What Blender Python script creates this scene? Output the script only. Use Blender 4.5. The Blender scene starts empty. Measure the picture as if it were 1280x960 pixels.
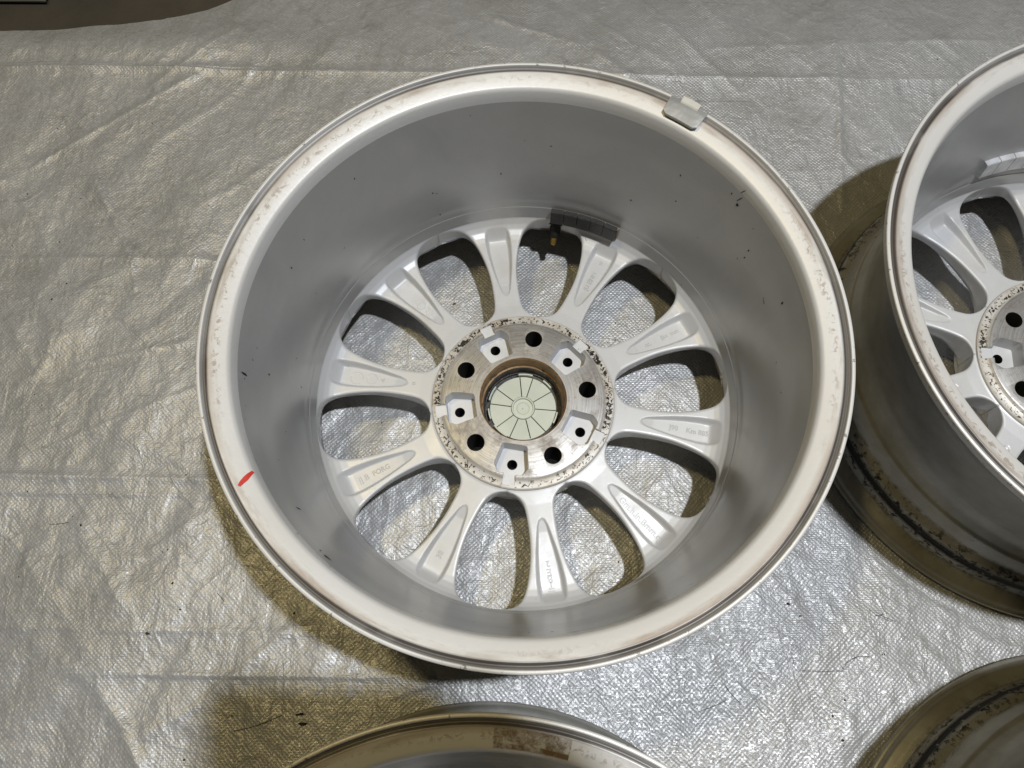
import bpy, bmesh, math, random
import numpy as np
from mathutils import Vector, Matrix, noise as mnoise
S = bpy.context.scene
C = S.collection
R = math.radians
PI = math.pi
# ------------------------------------------------------------ camera
cam_d = bpy.data.cameras.new('camera')
cam = bpy.data.objects.new('camera', cam_d); C.objects.link(cam)
cam.location = (-0.0037, -0.24515, 0.7982)
cam.rotation_euler = (0.34127, 0.00638, 0.00889)
cam_d.sensor_width = 36.0
cam_d.lens = 36.0 * 1020.8 / 1280.0
cam_d.clip_start = 0.02; cam_d.clip_end = 60
S.camera = cam
# ------------------------------------------------------------ room light
w = bpy.data.worlds.new('World'); S.world = w; w.use_nodes = True
wn = w.node_tree.nodes; wl = w.node_tree.links
bg = wn['Background']; bg.inputs['Strength'].default_value = 1.0
tc = wn.new('ShaderNodeTexCoord'); sx = wn.new('ShaderNodeSeparateXYZ'); cr = wn.new('ShaderNodeValToRGB')
wl.new(tc.outputs['Generated'], sx.inputs[0]); wl.new(sx.outputs['Z'], cr.inputs[0]); wl.new(cr.outputs[0], bg.inputs[0])
cr.color_ramp.elements[0].position = 0.0; cr.color_ramp.elements[0].color = (0.020, 0.018, 0.013, 1)
cr.color_ramp.elements[1].position = 0.9; cr.color_ramp.elements[1].color = (0.070, 0.063, 0.046, 1)
def lamp(name, loc, size, power, col, target=(0, 0, 0), shape='DISK', sy=None):
    l = bpy.data.lights.new(name, 'AREA'); l.shape = shape; l.size = size
    if sy: l.size_y = sy
    l.energy = power; l.color = col
    o = bpy.data.objects.new(name, l); C.objects.link(o); o.location = loc
    o.rotation_euler = (Vector(target) - Vector(loc)).to_track_quat('-Z', 'Y').to_euler()
    return o
lamp('cool_ceiling_lamp', (0.57, -0.17, 2.56), 0.09, 63.5, (0.90, 0.94, 1.0), (1.1, -1.3, 0))
lamp('warm_ceiling_lamp', (-0.75, 0.42, 2.6), 0.20, 14.3, (1.0, 0.80, 0.38), (-0.4, 0.2, 0))
vs = S.view_settings
vs.view_transform = 'Standard'; vs.look = 'None'; vs.exposure = 0.0; vs.gamma = 1.0
vs.use_curve_mapping = False

# ------------------------------------------------------------ helpers
def obj(name, me, mats=None, parent=None, loc=None, rotz=None):
    o = bpy.data.objects.new(name, me); C.objects.link(o)
    if mats:
        if not isinstance(mats, (list, tuple)): mats = [mats]
        if len(me.materials) == 0:
            for m in mats: me.materials.append(m)
    if parent: o.parent = parent
    if loc: o.location = loc
    if rotz is not None: o.rotation_euler = (0, 0, rotz)
    return o
def tag(o, label, cat, group=None, kind=None):
    if label: o['label'] = label
    if cat: o['category'] = cat
    if group: o['group'] = group
    if kind: o['kind'] = kind
    return o
def empty(name, loc, rz=0):
    o = bpy.data.objects.new(name, None); C.objects.link(o); o.location = loc; o.rotation_euler = (0, 0, rz)
    o.empty_display_size = 0.05
    return o
def smooth(me, ang=35):
    for p in me.polygons: p.use_smooth = True
    me.set_sharp_from_angle(angle=R(ang))
    return me
def mesh(name, verts, faces, ang=35, sm=True):
    me = bpy.data.meshes.new(name); me.from_pydata([tuple(v) for v in verts], [], faces); me.update()
    if sm: smooth(me, ang)
    return me
def lathe(name, prof, n=192, closed=True, ang=35):
    vs_, fs = [], []
    m = len(prof)
    for i in range(n):
        a = 2 * PI * i / n; c, s = math.cos(a), math.sin(a)
        for r, z in prof: vs_.append((r * c, r * s, z))
    mm = m if closed else m - 1
    for i in range(n):
        j = (i + 1) % n
        for k in range(mm):
            k2 = (k + 1) % m
            fs.append((i * m + k, i * m + k2, j * m + k2, j * m + k))
    me = mesh(name, vs_, fs, ang)
    bm = bmesh.new(); bm.from_mesh(me); bmesh.ops.recalc_face_normals(bm, faces=bm.faces); bm.to_mesh(me); bm.free()
    return me
def rounded(prof, rad, steps=4):
    """round the corners of a polyline (list of (r,z) or (r,z,radius)), open"""
    out = [prof[0][:2]]
    for i in range(1, len(prof) - 1):
        p0 = Vector(prof[i - 1][:2]); p1 = Vector(prof[i][:2]); p2 = Vector(prof[i + 1][:2])
        rr = prof[i][2] if len(prof[i]) > 2 else rad
        d0 = p0 - p1; d2 = p2 - p1
        t = min(rr, d0.length * 0.45, d2.length * 0.45)
        a = p1 + d0.normalized() * t; b = p1 + d2.normalized() * t
        for k in range(steps + 1):
            u = k / steps
            q = a * (1 - u) ** 2 + p1 * 2 * u * (1 - u) + b * u * u
            out.append((q.x, q.y))
    out.append(prof[-1][:2])
    return out
def arcbox(name, r0, r1, a0, a1, z0, z1, n=12, tilt=0.0, bev=0.0):
    """curved box; tilt leans the top outward"""
    vs_, fs = [], []
    b = bev
    sec = [(r0 + b, z1), (r1, z1), (r1, z0), (r0 + b, z0), (r0, z0 + b), (r0, z1 - b)] if b else [(r0, z1), (r1, z1), (r1, z0), (r0, z0)]
    m = len(sec)
    for i in range(n + 1):
        a = a0 + (a1 - a0) * i / n
        for r, z in sec:
            rr = r + tilt * (z - z0)
            vs_.append((rr * math.cos(a), rr * math.sin(a), z))
    for i in range(n):
        for k in range(m):
            k2 = (k + 1) % m
            fs.append((i * m + k, i * m + k2, (i + 1) * m + k2, (i + 1) * m + k))
    fs.append(tuple(range(m))); fs.append(tuple(n * m + k for k in reversed(range(m))))
    me = mesh(name, vs_, fs, 30)
    bm = bmesh.new(); bm.from_mesh(me); bmesh.ops.recalc_face_normals(bm, faces=bm.faces); bm.to_mesh(me); bm.free()
    return me
def sstep(a, b, x):
    t = np.clip((x - a) / (b - a), 0, 1); return t * t * (3 - 2 * t)

# ------------------------------------------------------------ node material helper
class NT:
    def __init__(s, name):
        s.m = bpy.data.materials.new(name); s.m.use_nodes = True
        s.t = s.m.node_tree; s.n = s.t.nodes; s.l = s.t.links
        s.b = s.n['Principled BSDF']; s._tc = None
    def coord(s):
        if s._tc is None:
            t = s.n.new('ShaderNodeTexCoord'); oi = s.n.new('ShaderNodeObjectInfo')
            s._raw = t.outputs['Object']
            v = s.n.new('ShaderNodeVectorMath'); v.operation = 'MULTIPLY_ADD'
            v2 = s.n.new('ShaderNodeCombineXYZ')
            for i in range(3): s.l.new(oi.outputs['Random'], v2.inputs[i])
            s.l.new(v2.outputs[0], v.inputs[0]); v.inputs[1].default_value = (3.1, 2.3, 1.7); s.l.new(s._raw, v.inputs[2])
            s._tc = v.outputs[0]
        return s._tc
    def noise(s, scale, detail=3, rough=0.5, vec=None, dist=0.0):
        n = s.n.new('ShaderNodeTexNoise'); n.inputs['Scale'].default_value = scale
        n.inputs['Detail'].default_value = detail; n.inputs['Roughness'].default_value = rough; n.inputs['Distortion'].default_value = dist
        s.l.new(vec if vec is not None else s.coord(), n.inputs['Vector']); return n.outputs['Fac']
    def ramp(s, f, stops):
        r = s.n.new('ShaderNodeValToRGB'); e = r.color_ramp.elements
        while len(e) < len(stops): e.new(0.5)
        for k, (p, c) in enumerate(stops):
            e[k].position = p; e[k].color = (c, c, c, 1) if not isinstance(c, tuple) else (*c, 1)
        s.l.new(f, r.inputs[0]); return r.outputs[0]
    def math(s, op, a, b=None, c=None, clamp=False):
        m = s.n.new('ShaderNodeMath'); m.operation = op; m.use_clamp = clamp
        for i, v in enumerate((a, b, c)):
            if v is None: continue
            if isinstance(v, (int, float)): m.inputs[i].default_value = v
            else: s.l.new(v, m.inputs[i])
        return m.outputs[0]
    def mix(s, f, a, b):
        m = s.n.new('ShaderNodeMix'); m.data_type = 'RGBA'
        for inp, v in ((m.inputs[0], f), (m.inputs[6], a), (m.inputs[7], b)):
            if isinstance(v, (int, float)): inp.default_value = v
            elif isinstance(v, tuple): inp.default_value = (*v, 1)
            else: s.l.new(v, inp)
        return m.outputs[2]
    def sep(s, v=None):
        x = s.n.new('ShaderNodeSeparateXYZ'); s.coord(); s.l.new(v if v is not None else s._raw, x.inputs[0]); return x.outputs
    def comb(s, x, y, z):
        m = s.n.new('ShaderNodeCombineXYZ')
        for i, v in enumerate((x, y, z)):
            if isinstance(v, (int, float)): m.inputs[i].default_value = v
            else: s.l.new(v, m.inputs[i])
        return m.outputs[0]
    def radius(s):
        o = s.sep(); return s.math('SQRT', s.math('ADD', s.math('MULTIPLY', o[0], o[0]), s.math('MULTIPLY', o[1], o[1])))
    def band(s, v, lo, hi, soft):
        a = s.math('DIVIDE', s.math('SUBTRACT', v, lo), soft, clamp=True)
        b = s.math('DIVIDE', s.math('SUBTRACT', hi, v), soft, clamp=True)
        return s.math('MULTIPLY', a, b)
    def bump(s, h, dist, strength=1.0, normal=None):
        b = s.n.new('ShaderNodeBump'); b.inputs['Distance'].default_value = dist; b.inputs['Strength'].default_value = strength
        s.l.new(h, b.inputs['Height'])
        if normal is not None: s.l.new(normal, b.inputs['Normal'])
        return b.outputs[0]
    def set(s, **k):
        for a, v in k.items():
            i = s.b.inputs[a.replace('_', ' ')]
            if isinstance(v, (int, float)): i.default_value = v
            elif isinstance(v, tuple): i.default_value = (*v, 1) if len(v) == 3 else v
            else: s.l.new(v, i)
        return s.m

H = 0.235
# ---- wheel paints
def paint_light():
    t = NT('silver_paint')
    grime = t.math('MULTIPLY', t.ramp(t.noise(16, 6, 0.65), [(0.5, 0.0), (0.72, 1.0)]), 0.35)
    specks = t.ramp(t.noise(230, 2, 0.5), [(0.76, 0.0), (0.79, 1.0)])
    c = t.mix(grime, (0.56, 0.56, 0.56), (0.40, 0.365, 0.30))
    c = t.mix(t.math('MULTIPLY', specks, 0.6), c, (0.07, 0.05, 0.035))
    rg = t.ramp(t.noise(60, 4, 0.6), [(0.3, 0.36), (0.7, 0.48)])
    bev = t.n.new('ShaderNodeBevel'); bev.inputs['Radius'].default_value = 0.0012; bev.samples = 4
    bp = t.bump(t.noise(900, 2), 0.00003, 1.0, bev.outputs[0])
    return t.set(Base_Color=c, Metallic=0.12, Roughness=rg, Normal=bp, Coat_Weight=0.12, Coat_Roughness=0.2)
def paint_flange():
    t = NT('dirty_flange_paint')
    o = t.sep(); r = t.radius()
    ang = t.math('ARCTAN2', o[1], o[0])
    pv = t.comb(t.math('MULTIPLY', ang, 1.0), t.math('MULTIPLY', r, 26.0), 0.0)
    # streaks that run round the rim
    oi = t.n.new('ShaderNodeObjectInfo')
    pv2 = t.comb(t.math('MULTIPLY', ang, 2.2), t.math('MULTIPLY', r, 55.0), t.math('MULTIPLY', oi.outputs['Random'], 17.0))
    streak = t.ramp(t.noise(2.6, 7, 0.68, pv2), [(0.50, 0.0), (0.70, 1.0)])
    low = t.ramp(t.noise(4.0, 2, 0.5), [(0.40, 0.0), (0.62, 1.0)])
    groove = t.band(r, 0.2382, 0.2428, 0.0012)
    gr = t.math('MULTIPLY', groove, t.ramp(t.noise(5.0, 4, 0.6), [(0.35, 0.70), (0.55, 1.0)]))
    wide = t.math('MULTIPLY', t.band(r, 0.2368, 0.2432, 0.0016), t.ramp(t.noise(3.6, 5, 0.6), [(0.40, 0.0), (0.52, 1.0)]))
    gr = t.math('MAXIMUM', gr, wide)
    halo_ = t.math('MULTIPLY', t.band(r, 0.2325, 0.2420, 0.0060), t.ramp(t.noise(4.2, 5, 0.62), [(0.42, 0.0), (0.56, 1.0)]))
    midb = t.band(r, 0.2300, 0.2400, 0.004)
    chips = t.ramp(t.noise(190, 5, 0.7, None, 0.6), [(0.53, 0.0), (0.58, 1.0)])
    chipm = t.math('MULTIPLY', t.math('MULTIPLY', t.band(r, 0.2285, 0.2360, 0.003), chips), t.ramp(t.noise(3.2, 2), [(0.50, 0.0), (0.60, 1.0)]))
    c = t.mix(t.math('MULTIPLY', low, 0.35), (0.70, 0.69, 0.672), (0.60, 0.555, 0.48))
    c = t.mix(t.math('MULTIPLY', t.math('MULTIPLY', streak, midb), 0.55), c, (0.26, 0.185, 0.115))
    c = t.mix(t.math('MULTIPLY', chipm, 0.55), c, (0.24, 0.15, 0.09))
    c = t.mix(t.math('MULTIPLY', halo_, 0.75), c, (0.27, 0.17, 0.09))
    c = t.mix(t.math('MULTIPLY', gr, 0.88), c, (0.028, 0.019, 0.012))
    edge = t.math('MULTIPLY', t.math('GREATER_THAN', r, 0.2428), t.ramp(t.noise(170, 4, 0.7), [(0.62, 0.0), (0.66, 1.0)]))
    c = t.mix(t.math('MULTIPLY', edge, 0.7), c, (0.10, 0.08, 0.055))
    bp = t.bump(t.noise(260, 4, 0.6), 0.00012, 1.0)
    return t.set(Base_Color=c, Metallic=0.12, Roughness=0.42, Normal=bp, Coat_Weight=0.15, Coat_Roughness=0.3)
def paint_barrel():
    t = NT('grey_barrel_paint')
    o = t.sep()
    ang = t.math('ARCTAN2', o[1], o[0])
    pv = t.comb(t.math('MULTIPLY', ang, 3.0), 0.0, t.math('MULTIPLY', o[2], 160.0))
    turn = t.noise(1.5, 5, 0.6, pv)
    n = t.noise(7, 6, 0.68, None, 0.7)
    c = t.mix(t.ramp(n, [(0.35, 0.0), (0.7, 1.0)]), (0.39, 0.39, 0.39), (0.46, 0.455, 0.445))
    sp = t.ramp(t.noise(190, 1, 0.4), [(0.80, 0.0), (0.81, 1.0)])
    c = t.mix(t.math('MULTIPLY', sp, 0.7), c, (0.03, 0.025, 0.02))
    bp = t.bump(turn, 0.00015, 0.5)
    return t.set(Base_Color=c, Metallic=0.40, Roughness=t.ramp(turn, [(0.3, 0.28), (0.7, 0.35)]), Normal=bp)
def paint_outside():
    t = NT('dirty_outer_barrel')
    o = t.sep(); z = o[2]
    ang = t.math('ARCTAN2', o[1], o[0])
    pv = t.comb(t.math('MULTIPLY', ang, 9.0), 0.0, t.math('MULTIPLY', z, 60.0))
    st = t.noise(2.2, 7, 0.72, pv)
    spk = t.math('ADD', t.math('MULTIPLY', st, 0.55), t.math('MULTIPLY', t.noise(170, 5, 0.75), 0.45))
    core = t.math('MULTIPLY', t.band(z, 0.0260, 0.0450, 0.004), t.ramp(spk, [(0.38, 0.0), (0.45, 1.0)]))
    halo = t.math('MULTIPLY', t.band(z, 0.0150, 0.0560, 0.010), t.ramp(spk, [(0.50, 0.0), (0.55, 1.0)]))
    lip_ = t.math('MULTIPLY', t.band(z, 0.0040, 0.0150, 0.002), t.ramp(spk, [(0.60, 0.0), (0.64, 1.0)]))
    tar = t.math('MAXIMUM', core, t.math('MAXIMUM', halo, lip_))
    tar2 = t.math('MULTIPLY', t.band(z, 0.04, 0.09, 0.02), t.ramp(t.noise(3.0, 7, 0.75, pv), [(0.60, 0.0), (0.66, 1.0)]))
    c = t.mix(t.ramp(t.noise(12, 5, 0.65), [(0.35, 0.0), (0.7, 1.0)]), (0.38, 0.375, 0.345), (0.20, 0.18, 0.13))
    c = t.mix(t.math('MULTIPLY', tar2, 0.7), c, (0.06, 0.05, 0.035))
    c = t.mix(t.math('MULTIPLY', tar, 0.97), c, (0.008, 0.007, 0.006))
    rg = t.math('ADD', 0.38, t.math('MULTIPLY', tar, 0.35))
    bp = t.bump(t.math('ADD', t.math('MULTIPLY', tar, 1.0), t.math('MULTIPLY', st, 0.3)), 0.0004, 0.7)
    return t.set(Base_Color=c, Metallic=0.35, Roughness=rg, Normal=bp)
def machined():
    t = NT('machined_hub_face')
    o = t.sep(); r = t.radius(); ang = t.math('ARCTAN2', o[1], o[0])
    pv = t.comb(t.math('MULTIPLY', ang, 1.3), t.math('MULTIPLY', r, 900.0), 0.0)
    turn = t.noise(1.0, 4, 0.65, pv)
    pv2 = t.comb(t.math('MULTIPLY', ang, 6.0), t.math('MULTIPLY', r, 180.0), 4.0)
    c = t.mix(t.ramp(turn, [(0.3, 0.0), (0.7, 1.0)]), (0.25, 0.24, 0.225), (0.46, 0.445, 0.425))
    rust = t.ramp(t.noise(45, 6, 0.7), [(0.48, 0.0), (0.68, 1.0)])
    c = t.mix(t.math('MULTIPLY', rust, 0.65), c, (0.16, 0.125, 0.095))
    c = t.mix(t.math('MULTIPLY', t.ramp(t.noise(2.0, 5, 0.7, pv2), [(0.56, 0.0), (0.66, 1.0)]), 0.55), c, (0.13, 0.09, 0.06))
    bp = t.bump(turn, 0.00008, 0.6)
    bev = None
    return t.set(Base_Color=c, Metallic=0.6, Roughness=t.ramp(rust, [(0.0, 0.42), (1.0, 0.6)]), Normal=bp)
def chipped():
    t = NT('chipped_hub_ring')
    o = t.sep(); r = t.radius()
    vor = t.noise(330, 3, 0.6, None, 0.8)
    amt = t.noise(9.5, 2, 0.5)
    dens = t.math('ADD', t.math('MULTIPLY', amt, 0.26), t.math('MULTIPLY', vor, 0.84))
    m = t.math('MULTIPLY', t.band(r, 0.0775, 0.0862, 0.002), t.ramp(dens, [(0.578, 0.0), (0.590, 1.0)]))
    c = t.mix(t.ramp(t.noise(30, 5, 0.65), [(0.4, 0.0), (0.7, 1.0)]), (0.60, 0.575, 0.53), (0.44, 0.38, 0.30))
    c = t.mix(m, c, (0.018, 0.014, 0.012))
    bp = t.bump(t.math('SUBTRACT', 1.0, m), 0.0003, 0.8)
    return t.set(Base_Color=c, Metallic=0.15, Roughness=0.45, Normal=bp)
def rusty():
    t = NT('rusty_bore')
    c = t.mix(t.ramp(t.noise(70, 6, 0.7), [(0.35, 0.0), (0.65, 1.0)]), (0.20, 0.11, 0.045), (0.34, 0.21, 0.10))
    c = t.mix(t.ramp(t.noise(150, 4, 0.7), [(0.56, 0.0), (0.64, 1.0)]), c, (0.05, 0.032, 0.02))
    return t.set(Base_Color=c, Metallic=0.4, Roughness=0.5, Normal=t.bump(t.noise(300, 4), 0.0002, 0.7))
def plain(name, col, rough=0.5, metal=0.0, var=0.25, scale=60, bump=0.0, dirt=None, dthr=0.6, **k):
    t = NT(name)
    d = tuple(x * (1 - var) for x in col)
    c = t.mix(t.ramp(t.noise(scale, 4, 0.6), [(0.35, 0.0), (0.65, 1.0)]), col, d)
    if dirt: c = t.mix(t.ramp(t.noise(scale * 2.2, 5, 0.7), [(dthr, 0.0), (dthr + 0.06, 1.0)]), c, dirt)
    kw = dict(Base_Color=c, Roughness=rough, Metallic=metal); kw.update(k)
    if bump: kw['Normal'] = t.bump(t.noise(scale * 4, 3), bump, 0.8)
    return t.set(**kw)
M = dict(paint=paint_light(), flange=paint_flange(), barrel=paint_barrel(), outside=paint_outside(), machined=machined(),
         chipped=chipped(), rust=rusty(),
         pocket=plain('pocket_paint', (0.66, 0.66, 0.67), 0.4, 0.1, 0.15, 40, 0, (0.06, 0.045, 0.03), 0.70),
         dark=plain('dark_cavity', (0.02, 0.018, 0.015), 0.7),
         grease=plain('greasy_ring', (0.075, 0.07, 0.062), 0.45, 0.2, 0.6, 120, 0.0006, (0.24, 0.17, 0.09), 0.6),
         cap=plain('cap_plastic', (0.59, 0.62, 0.525), 0.5, 0.0, 0.10, 30, 0, (0.22, 0.20, 0.12), 0.70),
         rubber=plain('black_rubber', (0.012, 0.012, 0.012), 0.55),
         brass=plain('brass', (0.55, 0.36, 0.10), 0.35, 0.9, 0.3),
         lead=plain('dark_weight_metal', (0.028, 0.028, 0.029), 0.38, 0.1, 0.3, 90, 0.0002),
         zinc=plain('zinc_weight_metal', (0.72, 0.72, 0.72), 0.38, 0.20, 0.25, 90, 0.0002),
         clip=plain('clip_weight_metal', (0.40, 0.40, 0.385), 0.45, 0.25, 0.22, 55, 0.0004, (0.25, 0.2, 0.13), 0.70),
         steel=plain('bright_steel', (0.80, 0.78, 0.70), 0.35, 0.25, 0.1),
         tape=plain('adhesive_tape', (0.30, 0.25, 0.16), 0.6, 0, 0.4, 80),
         red=plain('red_crayon', (0.62, 0.035, 0.02), 0.5, 0, 0.15, 300),
         scuff=plain('black_scuff', (0.012, 0.011, 0.010), 0.6),
         stain=plain('brown_stain', (0.09, 0.055, 0.03), 0.6))

# ------------------------------------------------------------ wheel meshes (local origin: floor centre, z up)
def Z(p): return [(r, z + H) + tuple(q) for r, z, *q in p]
# rear flange (top): outer edge, lip, groove, broad inner ring, rounded shoulder
fl = rounded(Z([(0.2295, -0.0135), (0.2420, -0.0135), (0.2448, -0.0095), (0.2460, -0.003), (0.2458, -0.0004, .001), (0.2430, 0.0, .001), (0.2422, -0.0034, .0006), (0.2400, -0.0042, .0008),
     (0.2386, -0.0020, .0012), (0.2246, -0.0064, .0016), (0.2228, -0.0086, .002), (0.2215, -0.0145, .003), (0.2210, -0.0200)]), 0.0008, 3)
FLANGE = lathe('rear_flange', fl, 256, closed=True, ang=60)
# barrel inside
def bar_r(z):   # inner radius at depth z (negative)
    zs = [-0.140, -0.125, -0.100, -0.070, -0.045, -0.020]
    rs = [0.1986, 0.2003, 0.2045, 0.2105, 0.2165, 0.2209]
    return float(np.interp(z, zs, rs))
ins = Z([(0.2211, -0.0195)]) + Z([(bar_r(z), z) for z in np.linspace(-0.025, -0.1395, 22)]) + rounded(Z([(0.1985, -0.1400, .004), (0.1973, -0.1450, .004), (0.1969, -0.1492), (0.1964, -0.1495), (0.1953, -0.1560), (0.1940, -0.1640)]), 0.0006, 3)
BARREL = lathe('barrel', ins, 256, closed=False, ang=50)
bm = bmesh.new(); bm.from_mesh(BARREL)
for f in bm.faces:
    c = f.calc_center_median()
    if f.normal.x * c.x + f.normal.y * c.y > 0: f.normal_flip()
bm.to_mesh(BARREL); bm.free()
# barrel outside
outp = rounded([(0.2295, H - 0.0130), (0.2290, H - 0.0300, .004), (0.2265, H - 0.0360, .004), (0.2225, H - 0.0480, .006), (0.2150, H - 0.085, .01), (0.2100, 0.125, .01), (0.2075, 0.100, .008),
     (0.2085, 0.086, .004), (0.2125, 0.0735, .002), (0.2150, 0.0705, .002), (0.2180, 0.0560, .003), (0.2190, 0.0510, .001), (0.2245, 0.0465, .003), (0.2262, 0.0430, .003), (0.2275, 0.0390, .002), (0.2250, 0.0345, .002), (0.2272, 0.0240, .004), (0.2295, 0.0150)], 0.004, 4)
OUTSIDE = lathe('outer_barrel', outp, 256, closed=False, ang=50)
frl = rounded(Z([(0.2288, -0.2165), (0.2330, -0.2190, .003), (0.2405, -0.2215, .003), (0.2428, -0.2250, .001), (0.2440, -0.2256, .0005), (0.2456, -0.2262, .001), (0.2460, -0.2300, .002), (0.2440, -0.2350, .002), (0.2360, -0.2350, .003), (0.2280, -0.2300, .004), (0.2180, -0.2210, .004), (0.2060, -0.2020, .004), (0.2010, -0.1890), (0.1990, -0.1860)]), 0.001, 3)
FRONT = lathe('front_flange', frl, 256, closed=False, ang=60)

# spokes -------------------------------------------------
SEC = R(18)
ew = [(0.0890, None), (0.0893, .0262), (0.0900, .0232), (0.0915, .0203), (0.0945, .0168), (0.0990, .0143), (0.1060, .0131), (0.1160, .0127), (0.1280, .0129), (0.1400, .0139), (0.1520, .0160),
      (0.1640, .0190), (0.1740, .0224), (0.1825, .0265), (0.1880, .0314), (0.1912, .0370), (0.1930, .0440), (0.1937, .0510), (0.1940, .0565), (0.1942, None)]
er = np.array([a for a, b in ew]); ea = np.array([SEC if b is None else math.asin(b / a) for a, b in ew])
def catmull(xs, ys, n):
    P = [(x, y) for x, y in zip(xs, ys)]; P = [P[0]] + P + [P[-1]]; out = []
    for i in range(1, len(P) - 2):
        for k in range(n):
            t = k / n
            q = []
            for c in range(2):
                a, b, d, e = P[i - 1][c], P[i][c], P[i + 1][c], P[i + 2][c]
                q.append(0.5 * (2 * b + (d - a) * t + (2 * a - 5 * b + 4 * d - e) * t * t + (-a + 3 * b - 3 * d + e) * t ** 3))
            out.append(tuple(q))
    out.append(P[-2]); return out
prof_edge = catmull(er, ea, 5)
rows = [(0.0866, SEC, 0)] + [(0.0880, SEC, 0)] + [(r, min(a, SEC), 1) for r, a in prof_edge] + [(0.1950, SEC, 0), (0.1960, SEC, 0), (0.1972, SEC, 0)]
zbk = ([0.086, 0.089, 0.10, 0.13, 0.175, 0.181, 0.186, 0.190, 0.1935, 0.1955, 0.1972], [-0.1742, -0.1750, -0.1760, -0.1768, -0.1772, -0.1764, -0.1744, -0.1712, -0.1660, -0.1610, -0.1545])
def zback(r): return np.interp(r, *zbk)
pk_r = [0.1115, 0.1145, 0.1195, 0.130, 0.142, 0.155, 0.168, 0.178, 0.184, 0.1872, 0.190]
pk_w = [-0.002, 0.0026, 0.0048, 0.0071, 0.0095, 0.0115, 0.0128, 0.0129, 0.0118, 0.0088, -0.003]
def pocket(x, y):
    """depth of the cast recess on the back of a spoke"""
    w_ = np.interp(x, pk_r, pk_w)
    d = w_ - np.abs(y)                       # distance in from side
    d = np.minimum(d, (0.1882 - x) * 0.42)
    dep = np.interp(x, [0.112, 0.125, 0.15, 0.186], [0.0005, 0.0036, 0.0062, 0.0092])
    return dep * sstep(-0.0004, 0.0003 + dep * 0.46, d)
NU = 72
def spoke_mesh():
    V, F = [], []
    us = np.linspace(-1, 1, NU + 1); us = np.sign(us) * (1 - (1 - np.abs(us)) ** 1.15)
    # refine rows radially: subdivide so pocket walls are crisp
    rr = []
    for i in range(len(rows) - 1):
        a, b = rows[i], rows[i + 1]
        n = max(1, int(math.ceil((b[0] - a[0]) / 0.0011)))
        for k in range(n):
            t = k / n; rr.append((a[0] + (b[0] - a[0]) * t, a[1] + (b[1] - a[1]) * t, a[2] and b[2]))
    rr.append(rows[-1])
    ncol = None
    for (r, phi, win) in rr:
        top = []
        for u in us:
            a = u * phi; x, y = r * math.cos(a), r * math.sin(a)
            z = float(zback(r))
            if win:
                d = r * (phi - abs(a)); e = 0.0028
                if d < e:
                    z -= 0.0014 * (1 - math.sqrt(max(0, 1 - (1 - d / e) ** 2)))
            z -= float(pocket(x, y))
            top.append((x, y, z + H))
        zf = np.interp(r, [0.086, 0.11, 0.15, 0.19, 0.197], [-0.210, -0.198, -0.192, -0.1875, -0.188]) + H
        def side(sgn):
            rs = 0.0016 * float(sstep(0.184, 0.193, r)) - 0.003 * float(sstep(0.099, 0.0893, r)); rs = rs if win else 0.0
            out = []
            zt = float(zback(r)) + H - 0.0014
            for k, (t, off) in enumerate(((0.12, 0.0002), (0.5, -0.0004), (0.88, -0.0014), (0.97, -0.003))):
                ph = phi + (off / r if win else 0); ph = min(ph, SEC)
                rt = r + rs * min(1, t * 1.1); out.append((rt * math.cos(sgn * ph), rt * math.sin(sgn * ph), zt + (zf - zt) * t))
            return out
        s1 = side(1); s0 = side(-1)
        bot = []
        for u in np.linspace(0.86, -0.86, 9):
            a = u * phi; rb = r + ((0.0016 * float(sstep(0.184, 0.193, r)) - 0.003 * float(sstep(0.099, 0.0893, r))) if win else 0)
            bot.append((rb * math.cos(a), rb * math.sin(a), zf - 0.0015 * (1 - u * u)))
        row = top + s1 + bot + list(reversed(s0)); ncol = len(row)
        V += row
    n = len(rr)
    for i in range(n - 1):
        w0 = rr[i][2] and rr[i + 1][2]
        for k in range(ncol):
            k2 = (k + 1) % ncol
            F.append((i * ncol + k, (i + 1) * ncol + k, (i + 1) * ncol + k2, i * ncol + k2))
    me = mesh('spoke', V, F, 50)
    bm = bmesh.new(); bm.from_mesh(me); bmesh.ops.recalc_face_normals(bm, faces=bm.faces)
    bm.to_mesh(me); bm.free()
    return smooth(me, 50)
SPOKE = spoke_mesh()

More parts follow.
